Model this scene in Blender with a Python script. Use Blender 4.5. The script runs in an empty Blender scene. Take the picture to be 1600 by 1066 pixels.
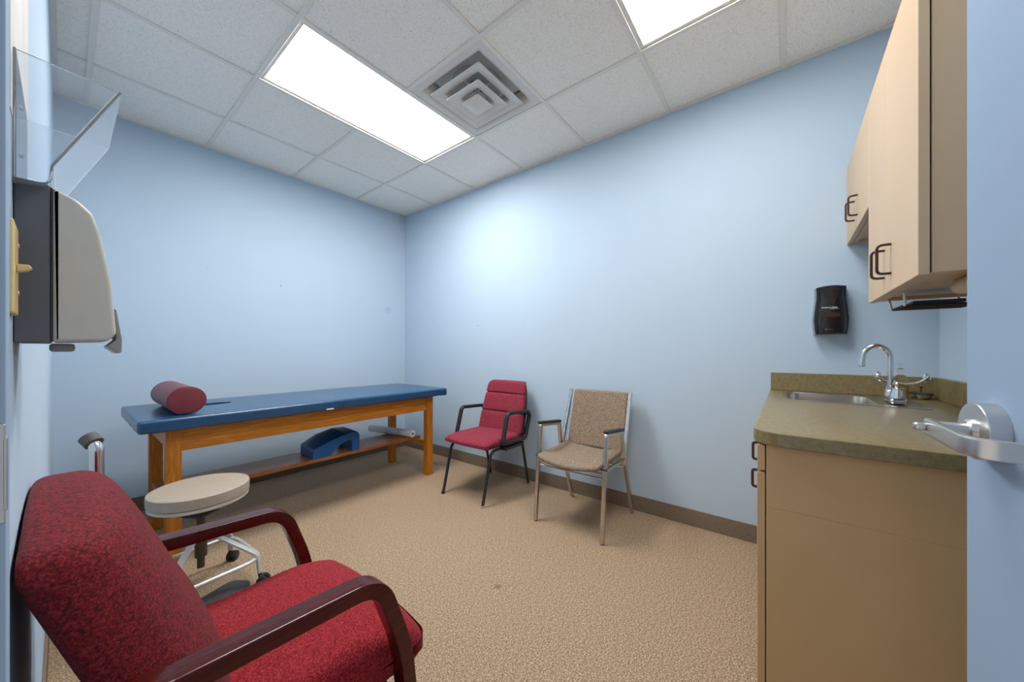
import bpy, bmesh, math, random
from math import sin, cos, pi, radians, tan, atan2, sqrt
from mathutils import Vector, Matrix
random.seed(7)
SC = bpy.context.scene
COL = SC.collection

# ------------------------------------------------------------------ materials
def srgb(r, g, b):
    f = lambda c: c / 12.92 if c <= .04045 else ((c + .055) / 1.055) ** 2.4
    return (f(r / 255), f(g / 255), f(b / 255), 1)

class NT:
    def __init__(s, name):
        s.m = bpy.data.materials.new(name); s.m.use_nodes = True
        s.t = s.m.node_tree; s.b = s.t.nodes['Principled BSDF']
        s.co = s.t.nodes.new('ShaderNodeTexCoord').outputs['Object']
    def n(s, typ, **kw):
        nd = s.t.nodes.new(typ)
        for k, v in kw.items(): setattr(nd, k, v)
        return nd
    def link(s, a, b): s.t.links.new(a, b)
    def noise(s, scale, detail=3, rough=.55, vec=None, stretch=None):
        nd = s.n('ShaderNodeTexNoise')
        nd.inputs['Scale'].default_value = scale; nd.inputs['Detail'].default_value = detail
        nd.inputs['Roughness'].default_value = rough
        v = vec or s.co
        if stretch:
            mp = s.n('ShaderNodeMapping'); mp.inputs['Scale'].default_value = stretch
            s.link(v, mp.inputs['Vector']); v = mp.outputs[0]
        s.link(v, nd.inputs['Vector']); return nd.outputs['Fac']
    def ramp(s, fac, stops):
        nd = s.n('ShaderNodeValToRGB'); cr = nd.color_ramp
        while len(cr.elements) < len(stops): cr.elements.new(.5)
        for e, (p, c) in zip(cr.elements, stops): e.position = p; e.color = c
        s.link(fac, nd.inputs[0]); return nd.outputs[0]
    def bump(s, fac, strength, dist=.002):
        nd = s.n('ShaderNodeBump'); nd.inputs['Strength'].default_value = strength
        nd.inputs['Distance'].default_value = dist
        s.link(fac, nd.inputs['Height']); s.link(nd.outputs[0], s.b.inputs['Normal'])
    def mix(s, fac, a, b):
        nd = s.n('ShaderNodeMix', data_type='RGBA')
        if isinstance(fac, float): nd.inputs[0].default_value = fac
        else: s.link(fac, nd.inputs[0])
        for i, x in ((6, a), (7, b)):
            if isinstance(x, tuple): nd.inputs[i].default_value = x
            else: s.link(x, nd.inputs[i])
        return nd.outputs[2]
    def set(s, rough=.5, metal=0., color=None, spec=None, **kw):
        s.b.inputs['Roughness'].default_value = rough; s.b.inputs['Metallic'].default_value = metal
        if color is not None:
            if isinstance(color, tuple): s.b.inputs['Base Color'].default_value = color
            else: s.link(color, s.b.inputs['Base Color'])
        if spec is not None: s.b.inputs['Specular IOR Level'].default_value = spec
        for k, v in kw.items(): s.b.inputs[k].default_value = v
        return s.m

def shade(c, k): return (c[0] * k, c[1] * k, c[2] * k, 1)

def plain(name, c, rough=.5, metal=0., var=.08, scale=40, bump=0., bscale=300, **kw):
    t = NT(name); f = t.noise(scale)
    col = t.ramp(f, [(.3, shade(c, 1 - var)), (.7, shade(c, 1 + var))])
    if bump: t.bump(t.noise(bscale, 2), bump, .001)
    return t.set(rough, metal, col, **kw)

def wall_paint(name, c, marks=(), bump=.16):
    t = NT(name)
    col = t.ramp(t.noise(1.7, 2), [(.3, shade(c, .985)), (.7, shade(c, 1.015))])
    for (p, r, mc, k) in marks:                      # scuffs and nail holes
        d = t.n('ShaderNodeVectorMath', operation='DISTANCE'); d.inputs[1].default_value = p
        t.link(t.co, d.inputs[0])
        rp = t.ramp(d.outputs['Value'], [(r * .6, (k, k, k, 1)), (r, (0, 0, 0, 1))])
        col = t.mix(rp, col, mc)
    t.bump(t.noise(110, 3, .6), bump, .003)
    return t.set(.75, 0, col, spec=.2)

def wood(name, c1, c2, axis, rough=.35, sc=1.):
    t = NT(name)
    st = [18 * sc] * 3; st[axis] = 1.6 * sc
    f = t.noise(2.2, 5, .62, stretch=tuple(st))
    st2 = [120 * sc] * 3; st2[axis] = 5 * sc
    g = t.noise(3, 3, .6, stretch=tuple(st2))
    a = t.ramp(f, [(.3, c1), (.52, c2), (.7, c1)])
    b = t.ramp(g, [(.35, (.55, .5, .45, 1)), (.6, (1, 1, 1, 1))])
    nd = t.n('ShaderNodeMix', data_type='RGBA', blend_type='MULTIPLY'); nd.inputs[0].default_value = .38
    t.link(a, nd.inputs[6]); t.link(b, nd.inputs[7])
    return t.set(rough, 0, nd.outputs[2], spec=.4)

def fabric(name, c, dark, light, scale=420, contrast=(.35, .65), rough=.95, bump=.5, fleck=None):
    t = NT(name); f = t.noise(scale, 2, .6)
    col = t.ramp(f, [(contrast[0], dark), (.5, c), (contrast[1], light)])
    if fleck:
        fc, fs, lo, hi = fleck
        g = t.noise(fs, 4, .7, stretch=(1, .8, 1.3))
        col = t.mix(t.ramp(g, [(lo, (0, 0, 0, 1)), (hi, (1, 1, 1, 1))]), col, fc)
    t.bump(f, bump, .0015)
    return t.set(rough, 0, col, spec=.15, **{'Sheen Weight': .04, 'Sheen Roughness': .6})

def emit(name, c, strength):
    t = NT(name)
    f = t.ramp(t.noise(300, 1), [(0., shade(c, .97)), (1., c)])
    t.link(f, t.b.inputs['Emission Color']); t.b.inputs['Emission Strength'].default_value = strength
    return t.set(.4, 0, c)

WALL = srgb(181, 200, 217)
DK = srgb(70, 72, 78)
M = {}
M['wall'] = wall_paint('blue_wall_paint', WALL)
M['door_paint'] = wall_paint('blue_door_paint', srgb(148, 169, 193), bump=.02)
M['wall_right'] = wall_paint('blue_wall_paint_with_nail_holes', WALL, [
    ((1.8256, p[0], p[1]), p[2], DK, .8) for p in ((1.226, 1.455, .005), (.557, 1.383, .005), (.444, 1.437, .004),
     (.0, 1.388, .004), (.66, 1.463, .003), (-.25, 1.52, .003))])
M['wall_back'] = wall_paint('blue_wall_paint_with_picture_hole', WALL, [
    ((p[0], 1.7623, p[1]), p[2], DK, .8) for p in ((.516, 1.725, .006), (.03, 1.83, .003), (.0, 1.79, .003))]
    + [((1.6, 1.7623, 1.6), .05, srgb(150, 172, 196), .35)])
t = NT('beige_brown_carpet')
f1 = t.noise(175, 3, .85); f2 = t.noise(75, 2, .6)
c_ = t.ramp(f1, [(.36, srgb(98, 78, 58)), (.5, srgb(182, 153, 124)), (.62, srgb(238, 215, 186))])
c_ = t.mix(t.ramp(f2, [(.35, (0, 0, 0, 1)), (.75, (.35, .35, .35, 1))]), c_, srgb(120, 98, 76))
d_ = t.n('ShaderNodeVectorMath', operation='DISTANCE'); d_.inputs[1].default_value = (.595, -.747, 0)
t.link(t.co, d_.inputs[0])
c_ = t.mix(t.ramp(d_.outputs['Value'], [(.006, (.5, .5, .5, 1)), (.024, (0, 0, 0, 1))]), c_, srgb(70, 62, 55))
t.bump(f1, .9, .006)
M['carpet'] = t.set(1., 0, c_, spec=.05)
t = NT('carpet_base_strip'); f1 = t.noise(300, 3, .7)
t.bump(f1, .5, .002)
M['base'] = t.set(.95, 0, t.ramp(f1, [(.3, srgb(98, 85, 73)), (.7, srgb(146, 130, 114))]), spec=.1)
t = NT('mineral_fibre_tile'); f1 = t.noise(170, 5, .8)
c_ = t.ramp(f1, [(.33, srgb(176, 172, 165)), (.44, srgb(246, 241, 232)), (.7, srgb(253, 249, 241))])
t.bump(f1, .35, .002)
M['tile'] = t.set(.95, 0, c_, spec=.1)
M['tbar'] = plain('grey_white_grid_metal', srgb(232, 227, 218), .5, var=.02)
M['white_metal'] = plain('white_painted_metal', srgb(220, 216, 209), .5, var=.02)
M['diffuser'] = emit('lit_acrylic_diffuser', (1, .985, .96, 1), 20)
M['diffuser_dim'] = emit('dimmer_acrylic_diffuser', (1, .985, .96, 1), 10.5)
M['duct_grey'] = plain('grey_duct_inside', srgb(185, 183, 178), .7)
M['duct'] = plain('dark_duct_inside', srgb(70, 70, 72), .8)
M['blue_vinyl'] = plain('navy_teal_vinyl', srgb(24, 70, 106), .24, var=.12, scale=14, bump=.12, bscale=500, spec=.7)
M['blue_foam'] = plain('bright_blue_vinyl', srgb(14, 84, 148), .36, var=.1, scale=12, bump=.08)
M['maroon_vinyl'] = plain('maroon_vinyl', srgb(116, 44, 52), .42, var=.08, scale=20, bump=.1)
M['oak_z'] = wood('golden_oak_upright', srgb(222, 146, 52), srgb(190, 110, 30), 2)
M['oak_x'] = wood('golden_oak_lengthways', srgb(226, 152, 58), srgb(194, 116, 34), 0)
M['oak_y'] = wood('golden_oak_crossways', srgb(224, 150, 58), srgb(194, 116, 36), 1)
M['shelf'] = wood('brown_shelf_board', srgb(178, 116, 66), srgb(150, 90, 46), 0, .3)
M['paper'] = plain('white_paper', srgb(226, 232, 236), .8, var=.02)
M['poster'] = plain('marbled_paper', srgb(214, 208, 206), .6, var=.1, scale=9)
M['black_metal'] = plain('black_powder_coat', srgb(38, 38, 42), .38, var=.1)
M['black_plastic'] = plain('black_plastic', srgb(34, 34, 36), .45, var=.1)
M['rubber'] = plain('grey_rubber', srgb(92, 90, 84), .75, var=.08)
M['dark_rubber'] = plain('charcoal_rubber', srgb(62, 64, 64), .8, var=.1, bump=.3)
M['red_fabric'] = fabric('burgundy_weave', srgb(136, 42, 58), srgb(98, 22, 38), srgb(164, 70, 84), 240)
M['red_seam'] = plain('burgundy_seam', srgb(92, 20, 36), .9)
M['tan_fabric'] = fabric('taupe_tweed', srgb(136, 117, 99), srgb(100, 84, 70), srgb(172, 152, 132), 210, (.34, .66))
M['chrome'] = plain('chrome', (.72, .72, .72, 1), .16, 1., var=.03)
M['dull_chrome'] = plain('worn_chrome', (.60, .56, .52, 1), .26, 1., var=.08)
M['brushed'] = plain('brushed_nickel', (.64, .63, .62, 1), .32, 1., var=.05, scale=15)
t = NT('stainless_steel'); f1 = t.noise(40, 3, .6, stretch=(1, 14, 14))
M['steel'] = t.set(.24, 1., t.ramp(f1, [(.3, (.55, .51, .47, 1)), (.7, (.70, .66, .62, 1))]))
M['jacquard'] = fabric('crimson_jacquard', srgb(116, 25, 32), srgb(86, 14, 21), srgb(138, 44, 48), 300, (.34, .66), .82, .4,
                       (srgb(72, 16, 22), 150, .51, .60))
M['jacquard_seat'] = fabric('crimson_seat_cloth', srgb(142, 31, 39), srgb(106, 14, 22), srgb(168, 56, 60), 250, (.34, .66), .9, .4,
                            (srgb(104, 22, 28), 130, .54, .68))
M['mahogany'] = wood('dark_mahogany', srgb(92, 24, 16), srgb(66, 14, 10), 0, .18)
M['mahogany_z'] = wood('dark_mahogany_upright', srgb(100, 40, 20), srgb(70, 22, 10), 2, .25)
M['stool_vinyl'] = plain('beige_grey_vinyl', srgb(170, 156, 140), .45, var=.04, bump=.1)
M['stool_trim'] = plain('pale_trim_band', srgb(196, 190, 180), .5, var=.03)
M['silver_paint'] = plain('silver_paint', srgb(206, 206, 204), .35, .35, var=.04)
M['brown_metal'] = plain('brown_metal', srgb(84, 68, 56), .4, .4)
M['cab'] = plain('tan_laminate', srgb(205, 178, 146), .42, var=.02, scale=6, spec=.35)
M['cab_dark'] = plain('shadow_gap_brown', srgb(66, 44, 24), .8)
M['cab_base'] = plain('tan_laminate_base', srgb(198, 162, 116), .45, var=.02, scale=6, spec=.35)
M['pull'] = plain('dark_bronze', srgb(64, 44, 34), .45, .3)
t = NT('olive_laminate'); f1 = t.noise(55, 5, .7)
M['counter'] = t.set(.32, 0, t.ramp(f1, [(.3, srgb(112, 99, 66)), (.7, srgb(142, 127, 92))]), spec=.5)
M['smoke'] = plain('smoked_black_plastic', srgb(24, 20, 20), .16, var=.3, scale=30, spec=.6)
M['amber'] = plain('amber_window', srgb(58, 34, 24), .15)
M['soap_side'] = plain('grey_side_plastic', srgb(140, 152, 160), .4)
M['disp_grey'] = plain('charcoal_grey_plastic', srgb(96, 96, 100), .5, var=.03, bump=.1)
M['disp_beige'] = plain('warm_grey_plastic', srgb(198, 193, 182), .4, var=.02)
M['disp_lever'] = plain('lever_grey_plastic', srgb(150, 147, 142), .4, var=.02)
M['ivory'] = plain('ivory_plastic', srgb(222, 196, 138), .4, var=.03)
M['letter'] = plain('white_print', srgb(226, 228, 230), .5)
M['amber_liquid'] = plain('amber_liquid_soap', srgb(190, 150, 84), .2)
def glassy(name, c, rough=.05, ior=1.45, tr=1.):
    t = NT(name); f = t.ramp(t.noise(6), [(.3, shade(c, .97)), (.7, c)])
    return t.set(rough, 0, f, **{'Transmission Weight': tr, 'IOR': ior})
M['acrylic'] = glassy('clear_acrylic', (.93, .97, 1., 1), .06, ior=1.18, tr=.9)
M['clear'] = glassy('clear_plastic', (.95, .95, .93, 1), .05, ior=1.25)

# ------------------------------------------------------------------ mesh kit
class MB:
    def __init__(s): s.bm = bmesh.new()
    def add(s, verts, faces, mi=0):
        vs = [s.bm.verts.new(v) for v in verts]
        for f in faces:
            try: fc = s.bm.faces.new([vs[i] for i in f]); fc.material_index = mi
            except ValueError: pass
        return vs
    def box(s, lo, hi, bev=0., seg=2, mi=0, rot=None, piv=None):
        (a, b, c), (d, e, f) = lo, hi
        b2 = bmesh.new(); bmesh.ops.create_cube(b2, size=1)
        for v in b2.verts:
            v.co = Vector(((a + d) / 2 + v.co.x * (d - a), (b + e) / 2 + v.co.y * (e - b), (c + f) / 2 + v.co.z * (f - c)))
        if bev: bmesh.ops.bevel(b2, geom=b2.edges[:], offset=bev, segments=seg, affect='EDGES', profile=.5)
        s.merge(b2, rot, piv, mi); return s
    def merge(s, b2, rot=None, piv=None, mi=0):
        if rot is not None:
            p = Vector(piv or (0, 0, 0))
            for v in b2.verts: v.co = rot @ (v.co - p) + p
        b2.verts.index_update()
        s.add([v.co.copy() for v in b2.verts], [[v.index for v in f.verts] for f in b2.faces], mi); b2.free()
    def rbox(s, c, size, r, fn=None, n=8, k=4, mi=0):
        """soft rounded block; fn(x,y,z normalised -1..1, co) -> co"""
        h = [x / 2 for x in size]; r = min(r, min(h) * .999)
        def ax(hh):
            a = [-hh + r * i / k for i in range(k)]; m = hh - r
            a += [-m + 2 * m * i / n for i in range(n + 1)]
            a += [hh - r + r * (i + 1) / k for i in range(k)]
            return a
        A = [ax(x) for x in h]; b2 = bmesh.new()
        for d in range(3):
            u, w = (d + 1) % 3, (d + 2) % 3
            for sg in (-1, 1):
                g = []
                for a in A[u]:
                    row = []
                    for b in A[w]:
                        p = [0, 0, 0]; p[d] = sg * h[d]; p[u] = a; p[w] = b
                        q = Vector(p); inn = Vector([max(-h[i] + r, min(h[i] - r, p[i])) for i in range(3)])
                        dd = q - inn
                        if dd.length > 1e-9: q = inn + dd.normalized() * r
                        row.append(b2.verts.new(q))
                    g.append(row)
                for i in range(len(g) - 1):
                    for j in range(len(g[0]) - 1):
                        f = [g[i][j], g[i + 1][j], g[i + 1][j + 1], g[i][j + 1]]
                        b2.faces.new(f if sg > 0 else f[::-1])
        bmesh.ops.remove_doubles(b2, verts=b2.verts[:], dist=1e-6)
        for v in b2.verts:
            co = v.co.copy()
            nrm = [max(-1., min(1., co[i] / h[i])) for i in range(3)]
            if fn: co = Vector(fn(nrm[0], nrm[1], nrm[2], co))
            v.co = co + Vector(c)
        s.merge(b2, mi=mi); return s
    def prism(s, pts, axis, a, b, bev=0., seg=2, mi=0):
        """2-D outline extruded along axis (0,1,2) from a to b"""
        def P(p, t):
            if axis == 0: return (t, p[0], p[1])
            if axis == 1: return (p[0], t, p[1])
            return (p[0], p[1], t)
        b2 = bmesh.new()
        A = [b2.verts.new(P(p, a)) for p in pts]; B = [b2.verts.new(P(p, b)) for p in pts]
        b2.faces.new(A[::-1]); b2.faces.new(B); n = len(pts)
        for i in range(n): b2.faces.new([A[i], A[(i + 1) % n], B[(i + 1) % n], B[i]])
        bmesh.ops.recalc_face_normals(b2, faces=b2.faces[:])
        if bev:
            ed = [e for e in b2.edges if len(e.link_faces) == 2 and any(len(f.verts) > 4 or f.verts[0].co[axis] == f.verts[2].co[axis] for f in e.link_faces)]
            bmesh.ops.bevel(b2, geom=ed, offset=bev, segments=seg, affect='EDGES', profile=.5)
        s.merge(b2, mi=mi); return s
    def sweep(s, pts, sec, side=None, closed=False, cap=True, mi=0):
        """sec: list of (a,b) offsets; a along side vector, b along normal"""
        P = [Vector(p) for p in pts]; n = len(P); rings = []
        def tang(i):
            if closed: return (P[(i + 1) % n] - P[i - 1]).normalized()
            if i == 0: return (P[1] - P[0]).normalized()
            if i == n - 1: return (P[-1] - P[-2]).normalized()
            a = (P[i] - P[i - 1]).normalized(); b = (P[i + 1] - P[i]).normalized()
            return (a + b).normalized()
        sv = Vector(side) if side is not None else None
        t0 = tang(0)
        if sv is None:
            sv = t0.orthogonal().normalized(); fixed = False
        else: fixed = True
        cur = sv; pt = t0
        for i in range(n):
            t = tang(i)
            if not fixed and i:
                ax = pt.cross(t)
                if ax.length > 1e-8: cur = Matrix.Rotation(pt.angle(t), 3, ax.normalized()) @ cur
            pt = t
            sd = (cur - t * cur.dot(t)).normalized(); nm = t.cross(sd)
            k = 1.
            if 0 < i < n - 1 or closed:
                a = (P[i] - P[i - 1]).normalized(); b = (P[(i + 1) % n] - P[i]).normalized()
                k = 1 / max(.5, cos(a.angle(b) / 2)) if a.length and b.length else 1
            rings.append([s.bm.verts.new(P[i] + sd * a_ + nm * b_ * (k if fixed else 1)) for a_, b_ in sec])
        m = len(sec)
        R = list(zip(rings, rings[1:])) + ([(rings[-1], rings[0])] if closed else [])
        for r0, r1 in R:
            for j in range(m):
                f = s.bm.faces.new([r0[j], r0[(j + 1) % m], r1[(j + 1) % m], r1[j]]); f.material_index = mi
        if cap and not closed:
            for rr in (rings[0], rings[-1][::-1]):
                f = s.bm.faces.new(rr); f.material_index = mi
        return s
    def tube(s, pts, r, seg=14, **kw):
        return s.sweep(pts, [(r * cos(2 * pi * i / seg), r * sin(2 * pi * i / seg)) for i in range(seg)], **kw)
    def bar(s, pts, w, h, side, bev=.003, **kw):
        return s.sweep(pts, rrect(w, h, bev), side=side, **kw)
    def lathe(s, prof, seg=40, at=(0, 0, 0), rot=None, sx=1., sy=1., mi=0):
        rings = []; A = Vector(at)
        for r, z in prof:
            ring = []
            for i in range(seg):
                v = Vector((r * sx * cos(2 * pi * i / seg), r * sy * sin(2 * pi * i / seg), z))
                if rot is not None: v = rot @ v
                ring.append(s.bm.verts.new(v + A))
            rings.append(ring)
        for a, b in zip(rings, rings[1:]):
            for i in range(seg):
                f = s.bm.faces.new([a[i], a[(i + 1) % seg], b[(i + 1) % seg], b[i]]); f.material_index = mi
        for rr, p in ((rings[0][::-1], prof[0]), (rings[-1], prof[-1])):
            if p[0] > 1e-7:
                f = s.bm.faces.new(rr); f.material_index = mi
        return s
    def build(s, name, mats, parent=None, smooth=35, loc=None, wn=True):
        bmesh.ops.remove_doubles(s.bm, verts=s.bm.verts[:], dist=1e-6)
        bmesh.ops.recalc_face_normals(s.bm, faces=s.bm.faces[:])
        me = bpy.data.meshes.new(name); s.bm.to_mesh(me); s.bm.free()
        for p in me.polygons: p.use_smooth = True
        me.set_sharp_from_angle(angle=radians(smooth))
        for m in (mats if isinstance(mats, (list, tuple)) else [mats]): me.materials.append(m)
        o = bpy.data.objects.new(name, me); COL.objects.link(o)
        if wn:
            w_ = o.modifiers.new('flat_faces', 'WEIGHTED_NORMAL'); w_.keep_sharp = True
        if parent: o.parent = parent
        if loc: o.location = loc
        return o

def rrect(w, h, b, k=2):
    o = []
    for cx, cy, a0 in ((w / 2 - b, h / 2 - b, 0), (-w / 2 + b, h / 2 - b, 90), (-w / 2 + b, -h / 2 + b, 180), (w / 2 - b, -h / 2 + b, 270)):
        for i in range(k + 1):
            a = radians(a0 + 90 * i / k); o.append((cx + b * cos(a), cy + b * sin(a)))
    return o

def fillet(pts, r, k=6, closed=False):
    """round the corners of a polyline"""
    P = [Vector(p) for p in pts]; out = []; n = len(P)
    for i in range(n):
        if not closed and i in (0, n - 1): out.append(P[i]); continue
        a, b, c = P[i - 1], P[i], P[(i + 1) % n]
        rr = r[i] if isinstance(r, (list, tuple)) else r
        d1, d2 = (a - b), (c - b); ang = d1.angle(d2)
        if rr <= 0 or ang > 3.13: out.append(b); continue
        L = min(rr / tan(ang / 2), d1.length * .49, d2.length * .49)
        p1, p2 = b + d1.normalized() * L, b + d2.normalized() * L
        for j in range(k + 1):
            t = j / k; out.append(p1 * (1 - t) ** 2 + b * 2 * t * (1 - t) + p2 * t * t)
    return out

def f2(pts, r, k=6):   # closed 2-D outline with rounded corners
    return [(p.x, p.y) for p in fillet([(a, b, 0) for a, b in pts], r, k, True)]

def thing(name, loc, label, cat, group=None, rz=0.):
    o = bpy.data.objects.new(name, None); COL.objects.link(o)
    o.empty_display_size = .05; o.location = loc; o.rotation_euler = (0, 0, rz)
    return tag(o, label, cat, group)
def tag(o, label, cat, group=None):
    o['label'] = label; o['category'] = cat
    if group: o['group'] = group
    return o
def struct(o, label=None, cat=None):
    o['kind'] = 'structure'
    if label: o['label'] = label
    if cat: o['category'] = cat
    return o
def bool_cut(o, cutter):
    md = o.modifiers.new('cut', 'BOOLEAN'); md.object = cutter; md.operation = 'DIFFERENCE'; md.solver = 'EXACT'
    dg = bpy.context.evaluated_depsgraph_get(); dg.update()
    me = bpy.data.meshes.new_from_object(o.evaluated_get(dg))
    o.modifiers.clear(); o.data = me
    bpy.data.objects.remove(cutter)
    for p in me.polygons: p.use_smooth = True
    me.set_sharp_from_angle(angle=radians(35))
def text_mesh(name, body, size, parent, mat, M4, extrude=.0003):
    cu = bpy.data.curves.new(name + '_curve', 'FONT'); cu.body = body; cu.size = size; cu.extrude = extrude
    cu.align_x = 'CENTER'; cu.align_y = 'CENTER'; cu.shear = .2; cu.offset = size * .012
    tmp = bpy.data.objects.new('tmp', cu); COL.objects.link(tmp)
    dg = bpy.context.evaluated_depsgraph_get(); dg.update()
    me = bpy.data.meshes.new_from_object(tmp.evaluated_get(dg))
    bpy.data.objects.remove(tmp); bpy.data.curves.remove(cu)
    me.transform(M4); me.name = name; me.materials.clear(); me.materials.append(mat)
    o = bpy.data.objects.new(name, me); COL.objects.link(o); o.parent = parent
    return o

# ------------------------------------------------------------------ room numbers
XC, XB, YA, YD, H = -.742, 1.8256, 1.7623, -2.407, 2.7424
G = .6096
DY0, DY1, DH = -2.177, -1.255, 2.06          # doorway in the left wall

# ------------------------------------------------------------------ setting
struct(MB().box((XC - .2, YD - .1, -.1), (XB + .1, YA + .1, 0)).build('floor', M['carpet']),
       'beige brown speckled carpet floor', 'floor')
struct(MB().box((XC - .1, YA, 0), (XB + .1, YA + .1, H + .12)).build('wall_back', M['wall_back']),
       'light blue wall behind the treatment table', 'wall')
struct(MB().box((XB, YD - .1, 0), (XB + .1, YA, H + .12)).build('wall_right', M['wall_right']),
       'light blue wall behind the two small chairs', 'wall')
struct(MB().box((XC - .1, YD - .1, 0), (XB, YD, H + .12)).build('wall_front', M['wall']),
       'light blue wall carrying the tan cupboards', 'wall')
w = MB().box((XC - .1, DY1, 0), (XC, YA, H + .12)).box((XC - .1, DY0, DH), (XC, DY1, H + .12)).box((XC - .1, YD, 0), (XC, DY0, H + .12))
struct(w.build('wall_left', M['wall']), 'light blue wall holding switch and dispenser', 'wall')
BT, BH = .008, .106
struct(MB().box((XC + BT, YA - BT, 0), (XB - BT, YA, BH), .002).build('baseboard_back', M['base']), 'grey brown base strip under back wall', 'baseboard')
struct(MB().box((XB - BT, -1.785, 0), (XB, YA, BH), .002).build('baseboard_right', M['base']), 'grey brown base strip under right wall', 'baseboard')
struct(MB().box((XC, DY1 + .052, 0), (XC + BT, YA, BH), .002).build('baseboard_left', M['base']), 'grey brown base strip under left wall', 'baseboard')

# ceiling: tiles in cells, lay-in grid, wall angle
XS = [XC, -G, 0, G, 2 * G, XB]
YS = [YD, -3 * G, -2 * G, -G, 0, G, 2 * G, YA]
TZ = H + .007
openings = {(2, 4): 1, (3, 4): 1, (2, 1): 1, (3, 1): 1, (3, 3): 1}
c = MB()
for i in range(5):
    for j in range(7):
        if (i, j) in openings: continue
        c.box((XS[i] + .004, YS[j] + .004, TZ), (XS[i + 1] - .004, YS[j + 1] - .004, TZ + .015), .002, 1)
c.box((XC - .1, YD - .1, H + .12), (XB + .1, YA + .1, H + .16))
struct(c.build('ceiling', M['tile']), 'grey white mineral tile ceiling', 'ceiling')
g = MB(); tw = .012
def gbar(lo, hi): g.box((lo[0], lo[1], H), (hi[0], hi[1], H + .0065), .0008, 1)
for x in (-G, 0, 2 * G): gbar((x - tw, YD), (x + tw, YA))
for (y0, y1) in ((YD, -3 * G - tw), (-2 * G + tw, -tw), (G + tw, YA)): gbar((G - tw, y0), (G + tw, y1))
for j, y in zip((-3, -2, -1, 0, 1, 2), YS[1:-1]):
    cuts = [-G, 0] + ([G] if j in (-1, 2) else []) + [2 * G]
    for x0, x1 in zip([XC - tw] + cuts, cuts + [XB + tw]): gbar((x0 + tw, y - tw), (x1 - tw, y + tw))
struct(g.build('trim_1', M['tbar']), 'white metal ceiling grid', 'ceiling grid')
a = MB()
for lo, hi in (((XC, YD), (XC + .022, YA)), ((XB - .02, YD), (XB, YA)), ((XC, YA - .02), (XB, YA)), ((XC, YD), (XB, YD + .02))):
    a.box((lo[0], lo[1], H - .0012), (hi[0], hi[1], H + .005))
struct(a.build('trim_2', M['tbar']), 'white wall angle round the ceiling edge', 'ceiling trim')

# door frame (hollow metal, painted wall blue) and the open door
fr = MB()
fw, fp = .034, .0083
fr.box((XC - .108, DY1 - .004, 0), (XC + fp, DY1 + fw - .004, DH + fw), .002)
fr.box((XC - .108, DY0 - fw + .004, 0), (XC + fp, DY0 + .004, DH + fw), .002)
fr.box((XC - .108, DY0, DH - .004), (XC + fp, DY1, DH + fw), .002)
fr.box((XC - .075, DY1 - .02, 0), (XC - .045, DY1, DH))
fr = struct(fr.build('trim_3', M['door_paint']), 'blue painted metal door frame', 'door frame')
MB().box((XC - .035, DY1 - .0065, .978), (XC + fp - .0005, DY1 - .004, 1.0725), .0008, 1).box((XC + fp - .002, DY1 - .0065, .99), (XC + fp + .0006, DY1 + .002, 1.06), .0005, 1).build('strike_plate', M['brushed'], fr)['label'] = 'brushed metal strike plate'

DTH = radians(84); DL = .914
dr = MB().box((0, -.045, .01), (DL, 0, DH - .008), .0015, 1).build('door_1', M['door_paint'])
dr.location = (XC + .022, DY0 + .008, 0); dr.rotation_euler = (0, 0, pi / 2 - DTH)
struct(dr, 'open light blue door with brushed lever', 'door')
# lever set, in door coordinates (x along door, y out of the face)
RX, RZ_ = DL - .072, 1.026
rotY = Matrix.Rotation(-pi / 2, 3, 'X')      # lathe z -> +y
lv = MB().lathe([(.0, .0), (.041, .0), (.041, .019), (.040, .0205), (.017, .0205), (.016, .026), (.0135, .028), (.0, .028)], 48, (RX, 0.0003, RZ_), rotY).build('lever_rose', M['brushed'], dr)
lm = MB()
lm.lathe([(.0, .0), (.0105, .0), (.0105, .032), (.009, .034), (.0, .034)], 28, (RX, .026, RZ_), rotY)
path = fillet([(RX + .010, .061, RZ_), (RX - .118, .066, RZ_ - .004), (RX - .122, .010, RZ_ - .005)], [0, .024, 0], 10)
lm.bar(path, .025, .010, (0, 0, 1), .003)
lm.build('lever_handle', M['brushed'], dr)
lb = MB().rbox((RX + .004, .072, RZ_), (.012, .014, .012), .004).build('turn_button', M['brushed'], dr)

# ------------------------------------------------------------------ ceiling things
def troffer(x0, x1, y0, y1, label, lens):
    o = thing('ceiling_light', ((x0 + x1) / 2, (y0 + y1) / 2, H), label, 'ceiling light', 'recessed fluorescent ceiling lights')
    hx, hy = (x1 - x0) / 2 - .0125, (y1 - y0) / 2 - .0125
    f = MB(); b = .02
    for lo, hi in (((-hx, -hy), (hx, -hy + b)), ((-hx, hy - b), (hx, hy)), ((-hx, -hy + b), (-hx + b, hy - b)), ((hx - b, -hy + b), (hx, hy - b))):
        f.box((lo[0], lo[1], .0072), (hi[0], hi[1], .016), .001, 1)
    f.box((-hx, -hy, .06), (hx, hy, .075))
    for lo, hi in (((-hx, -hy), (hx, -hy + .003)), ((-hx, hy - .003), (hx, hy)), ((-hx, -hy), (-hx + .003, hy)), ((hx - .003, -hy), (hx, hy))):
        f.box((lo[0], lo[1], .016), (hi[0], hi[1], .06))
    f.build('frame', M['white_metal'], o)
    MB().box((-hx + .018, -hy + .018, .012), (hx - .018, hy - .018, .0155)).build('diffuser', M[lens], o)
troffer(0, 2 * G, 0, G, 'bright fluorescent ceiling light beside the square air vent, nearest the back wall', 'diffuser')
troffer(0, 2 * G, -3 * G, -2 * G, 'fluorescent ceiling light cut off by top of picture, nearest the cupboards', 'diffuser_dim')

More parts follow.
